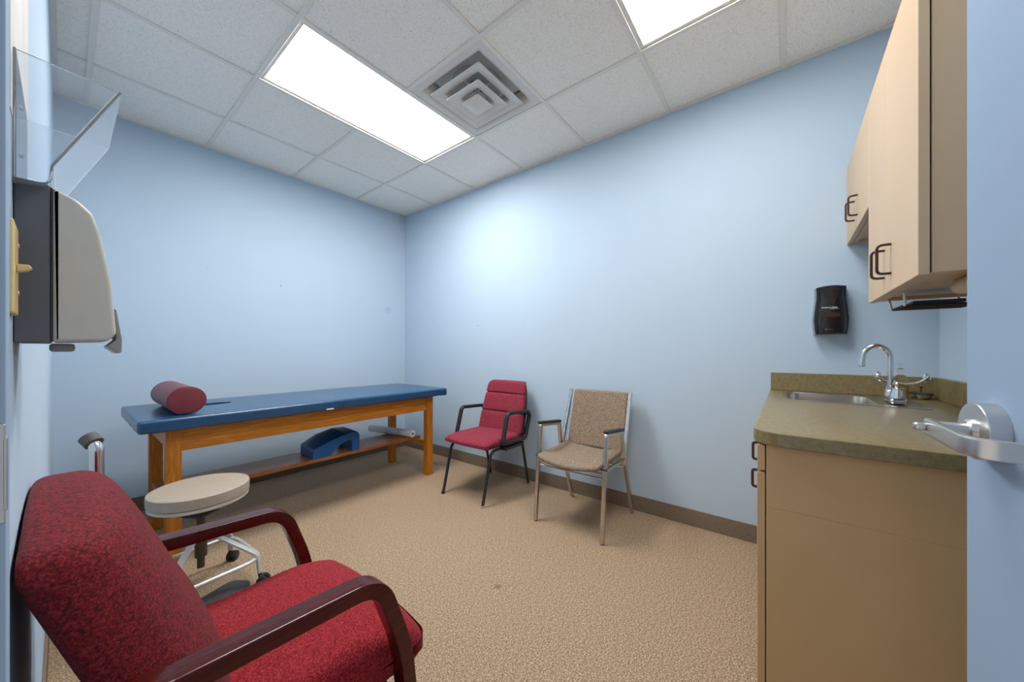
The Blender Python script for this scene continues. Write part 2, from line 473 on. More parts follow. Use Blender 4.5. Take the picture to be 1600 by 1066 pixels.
v = thing('air_vent', (1.5 * G, -.5 * G, H), 'square grey white ceiling air vent with nested louvers beside the bright light', 'air vent')
def sq_ring(mb, pr):
    """pr: list of (half size, z); square loft"""
    rings = []
    for h, z in pr:
        rr = min(.012, h * .3); pts = f2([(-h, -h), (h, -h), (h, h), (-h, h)], rr, 3)
        rings.append([mb.bm.verts.new((x, y, z)) for x, y in pts])
    for p, q in zip(rings, rings[1:]):
        n = len(p)
        for i in range(n): mb.bm.faces.new([p[i], p[(i + 1) % n], q[(i + 1) % n], q[i]])
    return rings
fm = MB(); sq_ring(fm, [(.292, .0075), (.292, .0045), (.285, .003), (.262, .003), (.246, .007), (.232, .018), (.222, .04), (.212, .075), (.207, .075), (.217, .042), (.228, .022), (.244, .012), (.262, .0075), (.292, .0075)])
fm.build('frame', M['white_metal'], v)
for (h, z0) in ((.208, -.016), (.138, -.036)):
    lm = MB(); sq_ring(lm, [(h, z0 + .004), (h - .003, z0), (h - .010, z0), (h - .058, z0 + .012), (h - .068, z0 + .024), (h - .074, z0 + .06), (h - .077, z0 + .06), (h - .071, z0 + .028), (h - .060, z0 + .017), (h - .010, z0 + .005), (h, z0 + .004)])
    lm.build('louver', M['white_metal'], v)
lm = MB(); r = sq_ring(lm, [(.069, -.046), (.072, -.05), (.03, -.058), (.026, -.0585)]); lm.bm.faces.new(r[-1])
lm.lathe([(.0, -.062), (.003, -.062), (.004, -.058), (.0, -.058)], 12)
r2 = sq_ring(lm, [(.069, -.046), (.03, -.028), (.02, -.02)]); lm.bm.faces.new(r2[-1])
lm.build('louver', M['white_metal'], v)
MB().box((-.2, -.2, .076), (.2, .2, .09)).build('back_pan', M['white_metal'], v)
MB().lathe([(.0, .0715), (.16, .0715), (.16, .0755), (.0, .0755)], 40).build('duct_opening', M['duct_grey'], v)
MB().lathe([(.0, .068), (.05, .068), (.05, .0712), (.0, .0712)], 40).build('throat_shade_disc', M['duct'], v)  # dark disc put in as painted shade deep in the vent throat
MB().box((-.006, -.14, .036), (.006, .14, .04)).box((-.14, -.006, .036), (.14, .006, .04)).box((-.004, -.004, -.02), (.004, .004, .066)).build('bracket', M['white_metal'], v)

# ------------------------------------------------------------------ treatment table
TX, TY, TL, TWd, ZT = -.3692, .724, 1.77, .6335, .790
T = thing('treatment_table', (TX + TL / 2, TY + TWd / 2, 0), 'long oak treatment table with padded blue vinyl top along the back wall', 'treatment table')
hl, hw = TL / 2, TWd / 2; ls, lb_ = .0635, .056
pz0 = ZT - .066
def padfn(x, y, z, co):
    if z < -.5: co.z += .004 * sin(co.x * 23) * sin(co.y * 31)
    if z > 0: co.z += .006 * (1 - x * x) * (1 - y ** 4)
    return co
pad = MB().rbox((-.002, .0, ZT - .033), (TL + .215, TWd + .155, .066), .014, padfn, 24).build('padded_top', M['blue_vinyl'], T)
cut = MB().lathe([(.0, -.1), (.05, -.1), (.055, .1), (.0, .1)], 40, (-.62, .05, ZT), None, 1.9, 1.0).build('cutter', M['blue_vinyl'])
cut.location = T.location; cut.data.update()
T_keep = cut
bpy.context.view_layer.update()
bool_cut(pad, cut)
MB().lathe([(.0, .0), (.0498, .0), (.0498, .004), (.0, .004)], 40, (-.62, .05, pz0 + .005), None, 1.9, 1.).build('face_hole_lining', M['dark_rubber'], T)
MB().box((-.1, -hw - .079, ZT - .06), (-.05, -hw - .0755, ZT - .052), .001).build('torn_vinyl_chip', M['paper'], T)['label'] = 'white torn chip on the vinyl edge'
for sx in (0, 1):
    for sy in (0, 1):
        x0 = -hl if sx == 0 else hl - ls; y0 = -hw if sy == 0 else hw - lb_
        MB().box((x0, y0, 0), (x0 + ls, y0 + lb_, pz0), .003).build('leg', M['oak_z'], T)
zr = .597
for sy in (0, 1):
    y0 = -hw + .008 if sy == 0 else hw - .034
    MB().box((-hl + ls, y0, zr), (hl - ls, y0 + .026, pz0), .003).build('side_rail', M['oak_x'], T)
for sx in (0, 1):
    x0 = -hl + .014 if sx == 0 else hl - .040
    MB().box((x0, -hw + lb_, zr + .012), (x0 + .026, hw - lb_, pz0), .003).build('end_rail', M['oak_y'], T)
    x1 = -hl + .016 if sx == 0 else hl - .052
    MB().box((x1, -hw + lb_, .262), (x1 + .036, hw - lb_, .306), .003).build('crossbar', M['oak_y'], T)
SHZ = .332
MB().box((-hl + .004, -.135, .306), (hl - .004, .165, SHZ), .003).build('shelf_board', M['shelf'], T)

# bolster cushion on the table
def bolfn(x, y, z, co): return co
B = thing('bolster_pillow', (-.283, 1.005, ZT + .0065), 'maroon vinyl bolster pillow lying across head of blue table', 'pillow')
bp = []
bm_ = MB(); R_ = .0815
rings = []
L2 = .27
profl = [(-L2 - .006, .0), (-L2 - .006, .86), (-L2 - .003, .94), (-L2 + .006, .985), (-L2 + .02, 1.), (L2 - .02, 1.), (L2 - .006, .985), (L2 + .003, .94), (L2 + .006, .86), (L2 + .006, 0)]
for (yy, k) in profl:
    ring = []
    for i in range(48):
        a = 2 * pi * i / 48; px = R_ * k * cos(a); pz = R_ * .92 * k * sin(a)
        pz = max(pz, -R_ * .87)
        ring.append(bm_.bm.verts.new((px, yy, pz + R_ * .87 + .0005)))
    rings.append(ring)
for a_, b_ in zip(rings, rings[1:]):
    for i in range(48): bm_.bm.faces.new([a_[i], a_[(i + 1) % 48], b_[(i + 1) % 48], b_[i]])
bm_.build('cover', M['maroon_vinyl'], B)
for sg in (-1, 1):
    p = MB(); p.tube([(R_ * .975 * cos(2 * pi * i / 40), sg * (L2 + .001), max(R_ * .906 * sin(2 * pi * i / 40), -R_ * .83) + R_ * .87) for i in range(40)], .0028, 8, closed=True)
    p.build('piping', M['maroon_vinyl'], B)

# arched blue support on the shelf
K = thing('support_cushion', (.622, .905, SHZ + .0005), 'blue vinyl arched support cushion on the lower shelf of table', 'cushion')
out = f2([(-.17, .0), (-.055, .0), (-.03, .03), (.02, .075), (.085, .092), (.098, .088), (.1, .0), (.155, .0), (.155, .115), (.14, .148), (.05, .138), (-.07, .104), (-.17, .066)],
         [.006, .008, .03, .05, .02, .012, .006, .006, .02, .03, .05, .06, .02], 5)
out_ = [(x * 1.1, z * 1.03) for x, z in out]
def arch(mb):
    # profile in x-z lofted over depth with a raised rear ridge
    n = len(out_); D = [(0, 1., 0.), (.008, 1., .004), (.06, 1., .014), (.12, 1., .022), (.18, 1., .030), (.222, 1., .030), (.232, .97, .026)]
    rings = []
    for (y, k, up) in D:
        ring = []
        for (x, z) in out_:
            zz = z * k; w_ = max(0., min(1., (z - .05) / .05)); dip = 1 - .7 * max(0, min(1, (x - .02) / .1))
            ring.append(mb.bm.verts.new((x * k, y, zz + up * w_ * dip)))
        rings.append(ring)
    for a_, b_ in zip(rings, rings[1:]):
        for i in range(n): mb.bm.faces.new([a_[i], a_[(i + 1) % n], b_[(i + 1) % n], b_[i]])
    mb.bm.faces.new(rings[0][::-1]); mb.bm.faces.new(rings[-1])
am = MB(); arch(am); am.build('cover', M['blue_foam'], K, 28)

# paper roll on the shelf
PR = thing('paper_roll', (1.244, 1.155, SHZ), 'white roll of table paper lying on right end of the lower shelf', 'paper roll', rz=radians(0))
ang = radians(-78); dx, dy = cos(ang), sin(ang)
rr = .0335
rt = Matrix.Rotation(ang, 3, 'Z') @ Matrix.Rotation(pi / 2, 3, 'Y')
MB().lathe([(.012, -.271), (rr - .001, -.271), (rr, -.270), (rr, .270), (rr - .001, .271), (.012, .271), (.012, -.271)], 36, (0, 0, rr + .0005), rt).build('paper', M['paper'], PR)
MB().lathe([(.0119, -.2715), (.0119, .2715), (.0, .265), (.0, -.265), (.0119, -.2715)], 24, (0, 0, rr + .0005), rt).build('core', M['duct'], PR)

# ------------------------------------------------------------------ burgundy side chair
RC = thing('side_chair', (1.42, .10, 0), 'burgundy upholstered chair with black metal legs and looped arms beside the table', 'chair')
def L(x): return x - 1.42
def seatfn(x, y, z, co):
    if z > 0: co.z += .012 * (1 - x * x) * (1 - y * y)
    if x < -.3 and z > 0: co.z -= .02 * ((-x - .3) / .7) ** 2
    if x < 0: co.x -= .02 * (1 - y * y) * (-x)
    return co
MB().rbox((L(1.415), 0, .437), (.45, .46, .058), .026, seatfn, 12).build('seat', M['red_fabric'], RC)
MB().rbox((L(1.42), 0, .4045), (.40, .41, .010), .004).build('seat_pan', M['black_plastic'], RC)
def back_pad(name, z0, z1, wb, wt, th, x0, mat, zs=None, crown=.012, parent=RC):
    mb = MB(); h = (z1 - z0)
    def fn(x, y, z, co):
        f = (z + 1) / 2; zz = z0 + h * f
        lean = L(1.608) + (zz - .44) * .27
        wd = wb + (wt - wb) * f ** 1.4
        if zs == 'top': wd *= 1 - .16 * max(0, (f - .45) / .55) ** 2.6
        cr = -crown * (1 - y * y) * (1 - z ** 4) if x < 0 else 0
        return (lean + co.x + cr - .02 * abs(y) ** 2.2 + x0, y * wd / 2 - .012, zz)
    mb.rbox((0, 0, 0), (th, wb, h), min(th, h) * .42, fn, 12)
    return mb.build(name, mat, parent)
back_pad('back_shell', .43, .872, .468, .405, .02, .036, M['black_plastic'], 'top', 0.)
back_pad('backrest', .45, .614, .462, .455, .05, .0, M['red_fabric'], crown=.008)
back_pad('backrest', .609, .770, .455, .425, .05, .0, M['red_fabric'], crown=.008)
back_pad('backrest', .765, .876, .425, .405, .05, .0, M['red_fabric'], 'top', .006)
for sg in (-1, 1):
    ya = sg * .252
    lp = fillet([(L(1.345), ya, .425), (L(1.41), ya, .654), (L(1.672), ya, .640), (L(1.70), ya, .600), (L(1.638), ya, .425)], [.03, .035, .03, .025, .04], 7, True)
    MB().sweep(lp, rrect(.034, .028, .011, 3), side=(0, 1, 0), closed=True).build('arm', M['black_plastic'], RC)
    yl = sg * .213
    MB().tube(fillet([(L(1.170), yl, .012), (L(1.262), yl, .388), (L(1.42), yl, .388)], .07, 8), .0115, 14).build('leg', M['black_metal'], RC)
    MB().tube(fillet([(L(1.738), yl, .012), (L(1.648), yl, .388), (L(1.43), yl, .388)], .06, 8), .0115, 14).build('leg', M['black_metal'], RC)
    MB().box((L(1.38), sg * .20, .378), (L(1.60), sg * .262, .399), .004).build('arm_bracket', M['black_metal'], RC)
    for xx in (1.168, 1.740):
        MB().lathe([(.0, .0), (.014, .0), (.015, .004), (.013, .02), (.0, .02)], 18, (L(xx), yl, 0)).build('foot_cap', M['black_plastic'] if xx < 1.5 and sg > 0 else M['chrome'], RC)

# ------------------------------------------------------------------ tan chrome chair
TC = thing('stacking_chair', (1.46, -.755, 0), 'taupe fabric chair with square chrome frame and black arm pads', 'chair')
def L2_(x): return x - 1.46
hy_ = .2365
def tseat(x, y, z, co):
    co.z += .026 * (abs(y) ** 2 - .6) * (.35 + .65 * (1 - max(0, -x)) )
    if x < 0: co.x -= .028 * (1 - y * y) * (-x) ** 2; co.z -= .014 * (-x) ** 3 * (1 - y * y)
    co.z += .012 * max(0, x) ** 2
    return co
MB().rbox((L2_(1.435), 0, .437), (.40, .435, .032), .014, tseat, 14).build('seat', M['tan_fabric'], TC)
def tback(x, y, z, co):
    zz = .648 + co.z
    return (L2_(1.628) + (zz - .455) * .29 + co.x + .022 * (1 - y * y) * .8, co.y - .01, zz)
MB().rbox((0, 0, 0), (.034, .415, .392), .014, tback, 12).build('backrest', M['tan_fabric'], TC)
sec = .0240
for sg in (-1, 1):
    yl = sg * hy_
    ft = fillet([(L2_(1.252), yl, .006), (L2_(1.313), yl, .634), (L2_(1.562), yl, .606), (L2_(1.585), yl, .435)], [0, .016, .016, 0], 5)
    MB().bar(ft, sec, sec, (0, 1, 0), .004).build('front_leg', M['dull_chrome'], TC)
    rp = fillet([(L2_(1.757), yl * 1.0, .006), (L2_(1.612), yl, .40), (L2_(1.618), yl, .47), (L2_(1.742), yl * .97, .842)], [0, .12, .12, 0], 6)
    MB().bar(rp, sec, sec, (0, 1, 0), .004).build('rear_leg', M['dull_chrome'], TC)
    MB().bar([(L2_(1.29), yl * .955, .408), (L2_(1.612), yl * .955, .404)], .014, .02, (0, 1, 0), .003).build('seat_rail', M['dull_chrome'], TC)
    MB().rbox((L2_(1.437), yl, .634), (.27, .036, .020), .008, lambda x, y, z, co: (co.x, co.y, co.z - co.x * .112)).build('arm_pad', M['black_plastic'], TC)
    MB().lathe([(.0, .0), (.009, .0), (.012, .002), (.012, .008), (.0, .008)], 16, (L2_(1.252), yl, 0)).build('foot_cap', M['rubber'], TC)
    MB().lathe([(.0, .0), (.009, .0), (.012, .002), (.012, .008), (.0, .008)], 16, (L2_(1.7575), yl, 0)).build('foot_cap', M['rubber'], TC)
    MB().tube([(L2_(1.285), yl * .90, .430), (L2_(1.285), yl * 1.06, .430)], .008, 12).build('pivot_cap', M['black_plastic'], TC)
for (x, z) in ((1.288, .398), (1.285, .372)):
    MB().tube([(L2_(x), -hy_, z), (L2_(x), hy_, z)], .0055, 10).build('stretcher', M['dull_chrome'], TC)
MB().bar([(L2_(1.645), -hy_, .352), (L2_(1.645), hy_, .352)], .014, .014, (1, 0, 0), .003).build('stretcher', M['dull_chrome'], TC)

# ------------------------------------------------------------------ crimson armchair in the foreground
AC = thing('armchair', (-.42, -.84, 0), 'crimson patterned armchair with dark curved wooden arms in the foreground', 'armchair')
ax_, ay_ = -.42, -.84
def A(x, y, z): return (x - ax_, y - ay_, z)
def acback(x, y, z, co):
    zz = .655 + co.z + .02 * (1 - y * y) * max(0, z)
    t = (x + 1) / 2
    d = .034 * (1 - abs(y) ** 2.5) * (1 - max(0, z) ** 6) * (.6 + .4 * (1 - abs(z)))
    if abs(z + .45) < .5: d += .012 * (1 - (2 * abs(z + .45)) ** 2)
    d -= .05 * max(0, -y) ** 5
    xm = -.628 + (.66 - zz) * .335 + co.x + d * t
    xm = max(xm, -.7385)
    return (xm - ax_, co.y, zz)
MB().rbox((0, -.832 - ay_, 0), (.106, .52, .43), .036, acback, 20, 6).build('backrest', M['jacquard'], AC)
def acseat(x, y, z, co):
    if z > 0: co.z += .022 * (1 - y ** 2) * (1 - x ** 4)
    if x > .2: co.z -= .05 * ((x - .2) / .8) ** 2.2 * (1 if z > 0 else .15)
    if x > 0: co.x += .02 * (1 - y * y) * x
    return co
MB().rbox(A(-.338, -.842, .392), (.478, .515, .125), .05, acseat, 16, 6).build('seat', M['jacquard_seat'], AC)
for sg in (-1, 1):
    ya = -.84 + sg * .277
    pth = fillet([A(-.69, ya, .650), A(-.60, ya, .640), A(-.262, ya, .622), A(-.198, ya, .44), A(-.150, ya, .0)], [0, .1, .085, .5, 0], 10)
    MB().bar(pth, .047, .034, (0, 1, 0), .004).build('arm', M['mahogany'], AC)
    MB().box(A(-.672, ya - .023, 0), A(-.64, ya + .023, .655), .004).build('rear_leg', M['mahogany_z'], AC)
    MB().box(A(-.64, ya - .018, .285), A(-.205, ya + .018, .325), .004).build('side_rail', M['mahogany'], AC)
MB().box(A(-.24, -1.1, .285), A(-.205, -.58, .325), .004).build('front_rail', M['mahogany'], AC)
MB().box(A(-.672, -1.094, .285), A(-.64, -.586, .325), .004).build('rear_rail', M['mahogany'], AC)

# ------------------------------------------------------------------ rolling stool
ST = thing('rolling_stool', (-.30, .33, 0), 'round beige vinyl stool on silver four legged base with casters', 'stool')
zs = .503
MB().lathe([(.0, zs - .052), (.178, zs - .052), (.184, zs - .046), (.185, zs - .012), (.180, zs - .002), (.168, zs + .002), (.09, zs + .006), (.0, zs + .007)], 64).build('seat', M['stool_vinyl'], ST)
MB().lathe([(.0, zs - .068), (.176, zs - .068), (.181, zs - .064), (.181, zs - .056), (.178, zs - .0525), (.0, zs - .0525)], 64).build('seat_rim', M['stool_trim'], ST)
pp = MB(); pp.tube([(.1815 * cos(2 * pi * i / 64), .1815 * sin(2 * pi * i / 64), zs - .0045) for i in range(64)], .0022, 8, closed=True); pp.build('piping', M['stool_vinyl'], ST)
MB().lathe([(.0, .36), (.03, .36), (.075, .385), (.075, .395), (.04, .41), (.03, zs - .0685), (.0, zs - .0685)], 32).build('seat_plate', M['black_plastic'], ST)
MB().lathe([(.0, .215), (.016, .215), (.016, .36), (.0, .36)], 24).build('screw_post', M['brown_metal'], ST)
MB().lathe([(.0, .17), (.021, .17), (.023, .173), (.023, .30), (.02, .305), (.0, .305)], 24).build('collar', M['brown_metal'], ST)
MB().lathe([(.0, .12), (.0145, .12), (.0145, .171), (.0, .171)], 24).build('post_end', M['brown_metal'], ST)
angs = [50 - 90 * k for k in range(4)]
for a in angs:
    a = radians(a); d = Vector((cos(a), sin(a), 0)); s_ = Vector((-sin(a), cos(a), 0))
    pt = fillet([d * .018 + Vector((0, 0, .268)), d * .06 + Vector((0, 0, .262)), d * .238 + Vector((0, 0, .150)), d * .246 + Vector((0, 0, .062))], [0, .03, .04, 0], 6)
    MB().bar(pt, .026, .012, tuple(s_), .003).build('leg', M['silver_paint'], ST)
    cs = MB().tube([d * .246 + Vector((0, 0, .05)), d * .246 + Vector((0, 0, .066))], .007, 12)
    cs.box(tuple(d * .255 - Vector((.012, .012, -.026))), tuple(d * .255 + Vector((.012, .012, .052))), .005)
    co = cs.build('caster', M['black_plastic'], ST)
    w = MB(); w2 = d * .262
    for sg in (-1, 1):
        q = w2 + s_ * sg * .0135 + Vector((0, 0, .0245))
        rtm = Matrix.Rotation(a, 3, 'Z') @ Matrix.Rotation(pi / 2, 3, 'X')
        w.lathe([(.0, -.009), (.02, -.009), (.024, -.006), (.024, .006), (.02, .009), (.0, .009)], 24, tuple(q), rtm)
    w.build('caster_wheel', M['black_plastic'], co)
q_ = [(.262 * cos(radians(a)), .262 * sin(radians(a)), .132) for a in angs]
MB().tube(fillet(q_, .085, 10, True), .0095, 12, closed=True).build('foot_ring', M['silver_paint'], ST)

# dark flat pad on the carpet
DP = MB().prism(f2([(-.405, -.02), (-.17, .07), (-.138, .225), (-.19, .296), (-.405, .215)], [.03, .03, .03, .05, .03], 6), 2, 0.0, .018, .005)
DP = DP.build('floor_pad', M['dark_rubber'])
tag(DP, 'flat dark grey rubber pad on carpet between stool and crimson armchair', 'pad')

# chrome post with rubber cap standing behind the armchair
CP = thing('chrome_post', (-.647, -.45, 0), 'chrome metal post with bent top and grey rubber cap behind the armchair', 'post')
pth = fillet([(0, 0, .02), (0, 0, .893), (-.014, .020, .916)], [0, .03, 0], 8)
MB().tube(pth, .0128, 24).build('tube', M['chrome'], CP)
dv = Vector((-.4, .62, .62)).normalized(); q0 = Vector((-.004, .006, .902))
MB().tube([q0, q0 + dv * .004, q0 + dv * .02, q0 + dv * .024], .0185, 28).build('rubber_cap', M['rubber'], CP)
MB().lathe([(.0, .0), (.075, .0), (.075, .008), (.03, .016), (.022, .05), (.0, .05)], 32).build('foot', M['black_metal'], CP)

# ------------------------------------------------------------------ base cabinet, worktop, sink
CX0, CX1, CYF = .528, XB - .001, -1.801
BC = thing('base_cabinet', ((CX0 + CX1) / 2, -2.1, 0), 'tan laminate base cabinet under the olive worktop', 'cabinet')
bx, by = (CX0 + CX1) / 2, -2.1
MB().box((CX0 - bx, YD + .002 - by, .0), (CX1 - bx, CYF - .06 - by, .10)).box((CX0 - bx, YD + .002 - by, .10), (CX1 - bx, CYF - by, .70), .001, 1).box((CX0 - bx, YD + .002 - by, .70), (CX0 + .02 - bx, CYF - by, .876), .001, 1).box((CX1 - .02 - bx, YD + .002 - by, .70), (CX1 - bx, CYF - by, .876)).box((CX0 + .02 - bx, CYF - .02 - by, .70), (CX1 - .02 - bx, CYF - by, .876)).box((CX0 - bx, CYF - .07 - by, 0), (CX0 + .018 - bx, CYF - by, .10)).build('body', M['cab_base'], BC)
def pull(parent, x, y, z0, z1, nrm=1, mat='pull', off=.032):
    p = fillet([(x, y, z0), (x, y + off * nrm, z0), (x, y + off * nrm, z1), (x, y, z1)], min(.014, off * .8), 5)
    return MB().bar(p, .009, .007, (1, 0, 0), .002).build('handle', M[mat], parent)
nd = 3; wd = (CX1 - .02 - CX0) / nd
for k in range(nd):
    x0 = CX0 + k * wd + .002; x1 = CX0 + (k + 1) * wd - .002
    d = MB().box((x0 - bx, CYF + .0025 - by, .800), (x1 - bx, CYF + .0215 - by, .872), .0015, 1).build('drawer', M['cab_base'], BC)
    pull(d, x0 + .07 - bx, CYF + .0215 - by, .812, .862, off=.014)
    d = MB().box((x0 - bx, CYF + .0025 - by, .105), (x1 - bx, CYF + .0215 - by, .794), .0015, 1).build('door', M['cab_base'], BC)
    pull(d, x0 + .05 - bx, CYF + .0215 - by, .735, .785, off=.014)

CT = thing('countertop', (1.15, -2.09, .915), 'olive green laminate worktop with backsplash and rounded front corner', 'countertop')
ex, fy, zt = .503, -1.768, .915
ol = f2([(ex, YD + .001), (XB - .001, YD + .001), (XB - .001, fy), (ex, fy)], [.0, .0, .0, .085], 10)
slab = MB().prism([(x - 1.15, y + 2.09) for x, y in ol], 2, -.038, 0., .004, 2).build('worktop', M['counter'], CT)
SX0, SX1, SY0, SY1 = 1.335, 1.755, -2.285, -1.828
cut = MB().box((SX0 + .012, SY0 + .012, .80), (SX1 - .012, SY1 - .012, 1.)).build('cutter', M['counter'])
bpy.context.view_layer.update(); bool_cut(slab, cut)
MB().box((XB - .021 - 1.15, YD + .001 + 2.09, .0005), (XB - .001 - 1.15, fy - .004 + 2.09, .1), .002).build('backsplash', M['counter'], CT)
MB().box((ex + .002 - 1.15, YD + .001 + 2.09, .0005), (XB - .0215 - 1.15, YD + .021 + 2.09, .1), .002).build('side_splash', M['counter'], CT)

SK = thing('sink', ((SX0 + SX1) / 2, (SY0 + SY1) / 2, zt), 'stainless steel sink set into the olive worktop', 'sink')
hx, hy = (SX1 - SX0) / 2, (SY1 - SY0) / 2
bw, by0, by1 = hx - .032, -hy + .135, hy - .022
sk = MB()
def loop(h0, h1, l0, l1, r, z, k=6): return [sk.bm.verts.new((x, y, z)) for x, y in f2([(h0, l0), (h1, l0), (h1, l1), (h0, l1)], r, k)]
lp = [loop(-hx, hx, -hy, hy, .02, .0005), loop(-hx, hx, -hy, hy, .02, .003), loop(-hx + .006, hx - .006, -hy + .006, hy - .006, .02, .0045),
      loop(-bw - .006, bw + .006, by0 - .006, by1 + .006, .05, .003), loop(-bw, bw, by0, by1, .05, -.002), loop(-bw + .008, bw - .008, by0 + .008, by1 - .008, .05, -.13),
      loop(-bw + .03, bw - .03, by0 + .03, by1 - .03, .05, -.15)]
for p, q in zip(lp, lp[1:]):
    n = len(p)
    for i in range(n): sk.bm.faces.new([p[i], p[(i + 1) % n], q[(i + 1) % n], q[i]])
sk.bm.faces.new(lp[-1])
sk.build('basin', M['steel'], SK, 30)
MB().lathe([(.0, .0), (.04, .0), (.042, .002), (.03, .003), (.0, .003)], 28, (0, (by0 + by1) / 2, -.1495)).build('drain', M['chrome'], SK)

# faucet
FX, FY, FZ = 1.475, -2.205, zt + .0047
FA = thing('faucet', (FX, FY, FZ), 'chrome gooseneck faucet with wing handles on the sink', 'faucet')
MB().rbox((0, 0, .013), (.165, .052, .025), .011).build('base', M['chrome'], FA)
sp = [Vector((0, .012, .02)), Vector((0, .012, .19))]
for i in range(1, 13):
    a = pi * i / 12; sp.append(Vector((0, .012 + .042 * (1 - cos(a)), .19 + .052 * sin(a))))
sp.append(Vector((0, .099, .165)))
MB().tube(sp, .0095, 18).lathe([(.0, .0), (.016, .0), (.016, .02), (.011, .028), (.0, .028)], 24, (0, .012, .0255)).build('spout', M['chrome'], FA)
MB().lathe([(.0, .0), (.0115, .0), (.0125, .004), (.0115, .018), (.0, .018)], 20, (0, .0995, .15)).build('aerator', M['chrome'], FA)
for sg in (-1, 1):
    x = sg * .0575
    h = MB().lathe([(.0, .0), (.025, .0), (.024, .012), (.018, .03), (.018, .04), (.013, .044), (.016, .052), (.016, .06), (.011, .066), (.0, .067)], 28, (x, 0, .0255)).build('valve', M['chrome'], FA)
    dirv = Vector((-.15, -1, 0)).normalized() if sg < 0 else Vector((-.75, .65, 0)).normalized()
    pt = [Vector((x, 0, .087)) + dirv * s + Vector((0, 0, z)) for s, z in ((.0, 0), (.03, -.001), (.055, .004), (.072, .018), (.082, .032))]
    sd = Vector((-dirv.y, dirv.x, 0))
    hm = MB()
    hm.sweep(fillet(pt, .03, 4), rrect(.013, .012, .004), side=tuple(sd))
    e_ = pt[-1] - pt[-2]; pc = (pt[-1] + pt[-2]) / 2
    hm.lathe([(.0, -.019), (.008, -.016), (.0115, -.007), (.0115, .007), (.008, .016), (.0, .019)], 20, tuple(pc), None, .5, 1.)
    hm.build('handle', M['chrome'], h)

# soap bottle, drain strainer
BO = thing('soap_bottle', (1.70, -2.262, zt + .0047), 'clear pump bottle with amber soap behind the faucet', 'bottle')
MB().lathe([(.0, .0), (.022, .0), (.024, .004), (.024, .085), (.02, .1), (.011, .108), (.011, .118), (.0, .118)], 28).build('bottle_body', M['clear'], BO)
MB().lathe([(.0, .003), (.021, .003), (.0215, .006), (.0215, .07), (.0, .07)], 28).build('liquid', M['amber_liquid'], BO)
MB().lathe([(.0, .0), (.014, .0), (.014, .016), (.006, .02), (.005, .036), (.0, .036)], 22, (0, 0, .1183)).build('pump_cap', M['clear'], BO)
MB().rbox((0, .012, .159), (.016, .042, .009), .003).build('pump_nozzle', M['clear'], BO)
DS = thing('sink_strainer', (1.755, -2.335, zt + .0006), 'dark metal sink strainer basket lying in worktop corner', 'strainer')
MB().lathe([(.0, .0), (.026, .0), (.03, .006), (.033, .016), (.04, .018), (.04, .021), (.0, .021)], 32).build('basket', M['steel'], DS)
MB().lathe([(.0, .0), (.036, .0), (.038, .004), (.036, .008), (.0, .008)], 32, (0, 0, .0212)).build('stopper', M['dark_rubber'], DS)
MB().lathe([(.0, .0), (.003, .0), (.003, .022), (.0055, .024), (.005, .03), (.0, .031)], 14, (0, 0, .029)).build('knob', M['brown_metal'], DS)

# ------------------------------------------------------------------ wall cupboards
UYF = -2.092; UT = 2.092
def cupboard(x0, x1, z0, z1, label, splits):
    o = thing('wall_cupboard', ((x0 + x1) / 2, (YD + UYF) / 2, z0), label, 'cupboard', 'tan wall cupboards')
    cx, cy = (x0 + x1) / 2, (YD + UYF) / 2
    yb, yf = YD + .001 - cy, UYF - .0225 - cy
    m = MB()
    hz = z1 - z0; X0, X1 = x0 - cx, x1 - cx
    m.box((X0, yb, 0), (X0 + .018, yf, hz), .0008, 1).box((X1 - .018, yb, 0), (X1, yf, hz), .0008, 1)
    m.box((X0 + .018, yb, .012), (X1 - .018, yf, .03)).box((X0 + .018, yb, hz - .018), (X1 - .018, yf, hz))
    m.box((X0 + .018, yb, .03), (X1 - .018, yb + .006, hz - .018)).box((X0 + .018, yf - .018, 0), (X1 - .018, yf, .03), .0008, 1)
    m.build('body', M['cab'], o)
    MB().box((X0 + .004, yf + .0002, .004), (X1 - .004, yf + .0028, hz - .004)).build('gap_shade_sheet', M['cab_dark'], o)  # dark sheet paints the shade in the gap behind the doors
    for (a, b, hxp) in splits:
        d = MB().box((a - cx, UYF - .0193 - cy, -.004), (b - cx, UYF - cy, hz), .0012, 1).build('door', M['cab'], o)
        pull(d, hxp - cx, UYF - cy, .048, .135, off=.03)
    return o
UM, UE = .872, 1.200
TALL = cupboard(.556, UE, 1.325, UT, 'tall tan wall cupboard over the worktop, nearest the open door', [(.5525, UM - .0022, UM - .045), (UM + .0022, UE - .001, UM + .045)])
VM = (UE + XB) / 2
cupboard(UE + .001, XB - .001, 1.695, UT, 'short tan wall cupboard in corner above the sink', [(UE + .002, VM - .0022, VM - .045), (VM + .0022, XB - .002, VM + .045)])
MB().rbox((.70 - (.556 + UE) / 2, -2.285 - (YD + UYF) / 2, -.009), (.24, .17, .042), .02).build('underside_fixture', M['cab'], TALL)
WR = thing('towel_rack', (1.045, -2.215, 1.3368), 'chrome wire rack hung under the tall wall cupboard', 'rack')
zz = -.0005
for y_ in (.075, -.085):
    MB().tube(fillet([(-.10, y_, .0), (-.08, y_ - .005, -.05), (.10, y_ - .005, -.05), (.12, y_, .0)], .012, 4), .003, 8).build('wire', M['chrome'], WR)
MB().box((-.06, -.06, -.046), (.08, .05, -.036), .003).build('tray', M['black_plastic'], WR)
r_ = MB()
for k in range(6): r_.tube([(-.055 + k * .026, -.085, -.051), (-.055 + k * .026, .074, -.051)], .004, 8)
r_.build('rib', M['black_plastic'], WR)

